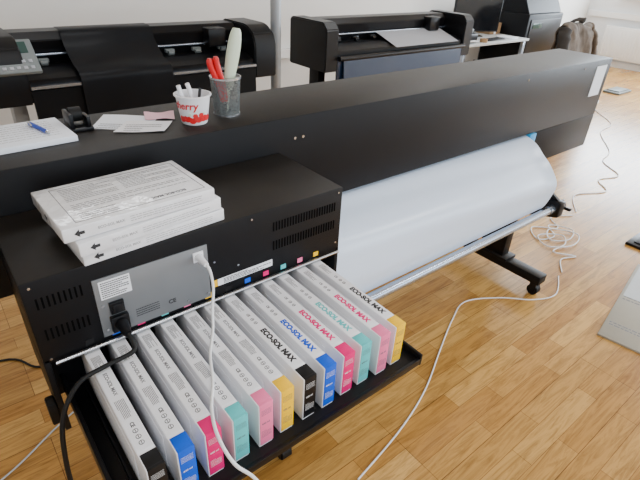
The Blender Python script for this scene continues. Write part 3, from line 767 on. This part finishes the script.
B().lathe([(0.035,0),(0.05,0),(0.05,0.045),(0.035,0.045),(0.035,0)],(5.99,3.97,0.7505),bottom=False).out('ring','brown',e)
e=root('bottle',(6.02,4.25,0.75),'dark plastic bottle on the desk','bottle')
B().lathe([(0.034,0),(0.036,0.004),(0.036,0.15),(0.014,0.19),(0.014,0.205),(0.001,0.205)],(6.02,4.25,0.7505)).out('bottle_body','darkpanel',e)
B().cyl((6.02,4.25,0.955),(6.02,4.25,0.975),0.016).out('bottle_cap','label',e)
e=root('cardboard_box',(6.75,4.5,0.75),'small brown cardboard box on the desk','box')
B().box(6.72,6.98,4.38,4.62,0.7505,0.90,0.003).out('box','brown',e)
B().box(6.82,6.87,4.379,4.621,0.751,0.9008).out('tape_strip','label',e)
e=root('equipment_cabinet',(7.5,4.4,0),'large black box-shaped machine standing beside the desk','cabinet')
B().box(7.04,8.00,4.00,4.80,0.04,1.05,0.02).out('case','darkequip',e)
B().prism([(4.03,1.05),(4.15,1.26),(4.76,1.26),(4.78,1.05)],7.07,7.97,bev=0.01).out('top_cover','darkequip',e)
B().box(7.10,7.94,3.985,4.004,0.10,0.48,0.006).out('front_panel','blackplastic',e)
B().box(7.10,7.94,3.985,4.004,0.52,0.98,0.006).out('front_panel','blackplastic',e)
B().box(7.15,7.40,3.978,3.988,0.86,0.93,0.003).out('display','lcd',e)
for x in (7.12,7.92):
    for y in (4.08,4.72): B().cyl((x,y,0),(x,y,0.045),0.025).out('foot','rubber',e)
# office chair with jacket
cx,cy=6.80,3.46
e=root('office_chair',(cx,cy,0),'dark swivel office chair beside the desk','office chair')
B().box(cx-0.25,cx+0.25,cy-0.24,cy+0.24,0.45,0.53,0.035,seg=3).out('seat','chair',e)
B().prism([(cy-0.29,0.62),(cy-0.31,0.96),(cy-0.27,0.98),(cy-0.24,0.96),(cy-0.23,0.62)],cx-0.24,cx+0.24,bev=0.012).box(cx-0.03,cx+0.03,cy-0.27,cy-0.235,0.46,0.66).out('backrest','chair',e)
B().cyl((cx,cy,0.10),(cx,cy,0.45),0.03).out('gas_lift','steel',e)
b=B()
for i in range(5):
    a=2*math.pi*i/5; d=Vector((math.cos(a),math.sin(a),0)); p=Vector((cx,cy,0))
    b.tube([p+Vector((0,0,0.11)),p+d*0.15+Vector((0,0,0.10)),p+d*0.29+Vector((0,0,0.075))],0.018)
    q=p+d*0.29; nn=Vector((-d.y,d.x,0)); b.cyl(q-nn*0.02+Vector((0,0,0.03)),q+nn*0.02+Vector((0,0,0.03)),0.0298)
b.out('star_base','blackplastic',e)
b=B()
def jw(u,v): return 0.022*math.sin(u*13+3*math.sin(v*4))*(0.3+abs(v-0.42))+0.012*math.sin(u*7+v*7)
b.sheet([(cy-0.16,0.52),(cy-0.17,0.85),(cy-0.19,1.00),(cy-0.27,1.045),(cy-0.345,1.00),(cy-0.38,0.85),(cy-0.42,0.60),(cy-0.44,0.30)],cx-0.33,cx+0.33,0.014,nx=44,wav=jw)
b.tube([(cx-0.30,cy-0.29,0.99),(cx-0.38,cy-0.34,0.86),(cx-0.42,cy-0.38,0.62),(cx-0.40,cy-0.42,0.36)],lambda t:0.055-0.012*t+0.005*math.sin(t*30),seg=18,flat=1.4,mi=1)
b.tube([(cx+0.30,cy-0.29,0.99),(cx+0.39,cy-0.34,0.88),(cx+0.44,cy-0.38,0.66),(cx+0.45,cy-0.40,0.44)],lambda t:0.055-0.012*t+0.005*math.sin(t*30),seg=18,flat=1.4)
b.tube([(cx-0.15,cy-0.20,1.00),(cx-0.11,cy-0.27,1.07),(cx+0.02,cy-0.30,1.09),(cx+0.15,cy-0.26,1.06),(cx+0.17,cy-0.19,1.00)],0.020,seg=12,flat=2.0,mi=1)
b.crumple(0.018,9).crumple(0.008,26)
tag(b.out('jacket',['jacket','jacketdark'],origin=(cx,cy-0.28,1.0),ang=80),'loose grey-brown jacket draped over the chair backrest','jacket')

# ---------------------------------------------------------------- camera
cam=bpy.data.cameras.new('camera'); co=bpy.data.objects.new('camera',cam); COL.objects.link(co)
cam.sensor_width=36; cam.lens=36*484/640; cam.clip_start=0.02
r=Vector((0.7812,-0.6231,0.0456)).normalized(); f=Vector((0.5528,0.6556,-0.5134)).normalized()
u=r.cross(f).normalized(); r=f.cross(u)
co.matrix_world=Matrix(((r.x,u.x,-f.x,0),(r.y,u.y,-f.y,0),(r.z,u.z,-f.z,1.7),(0,0,0,1)))
scene.camera=co
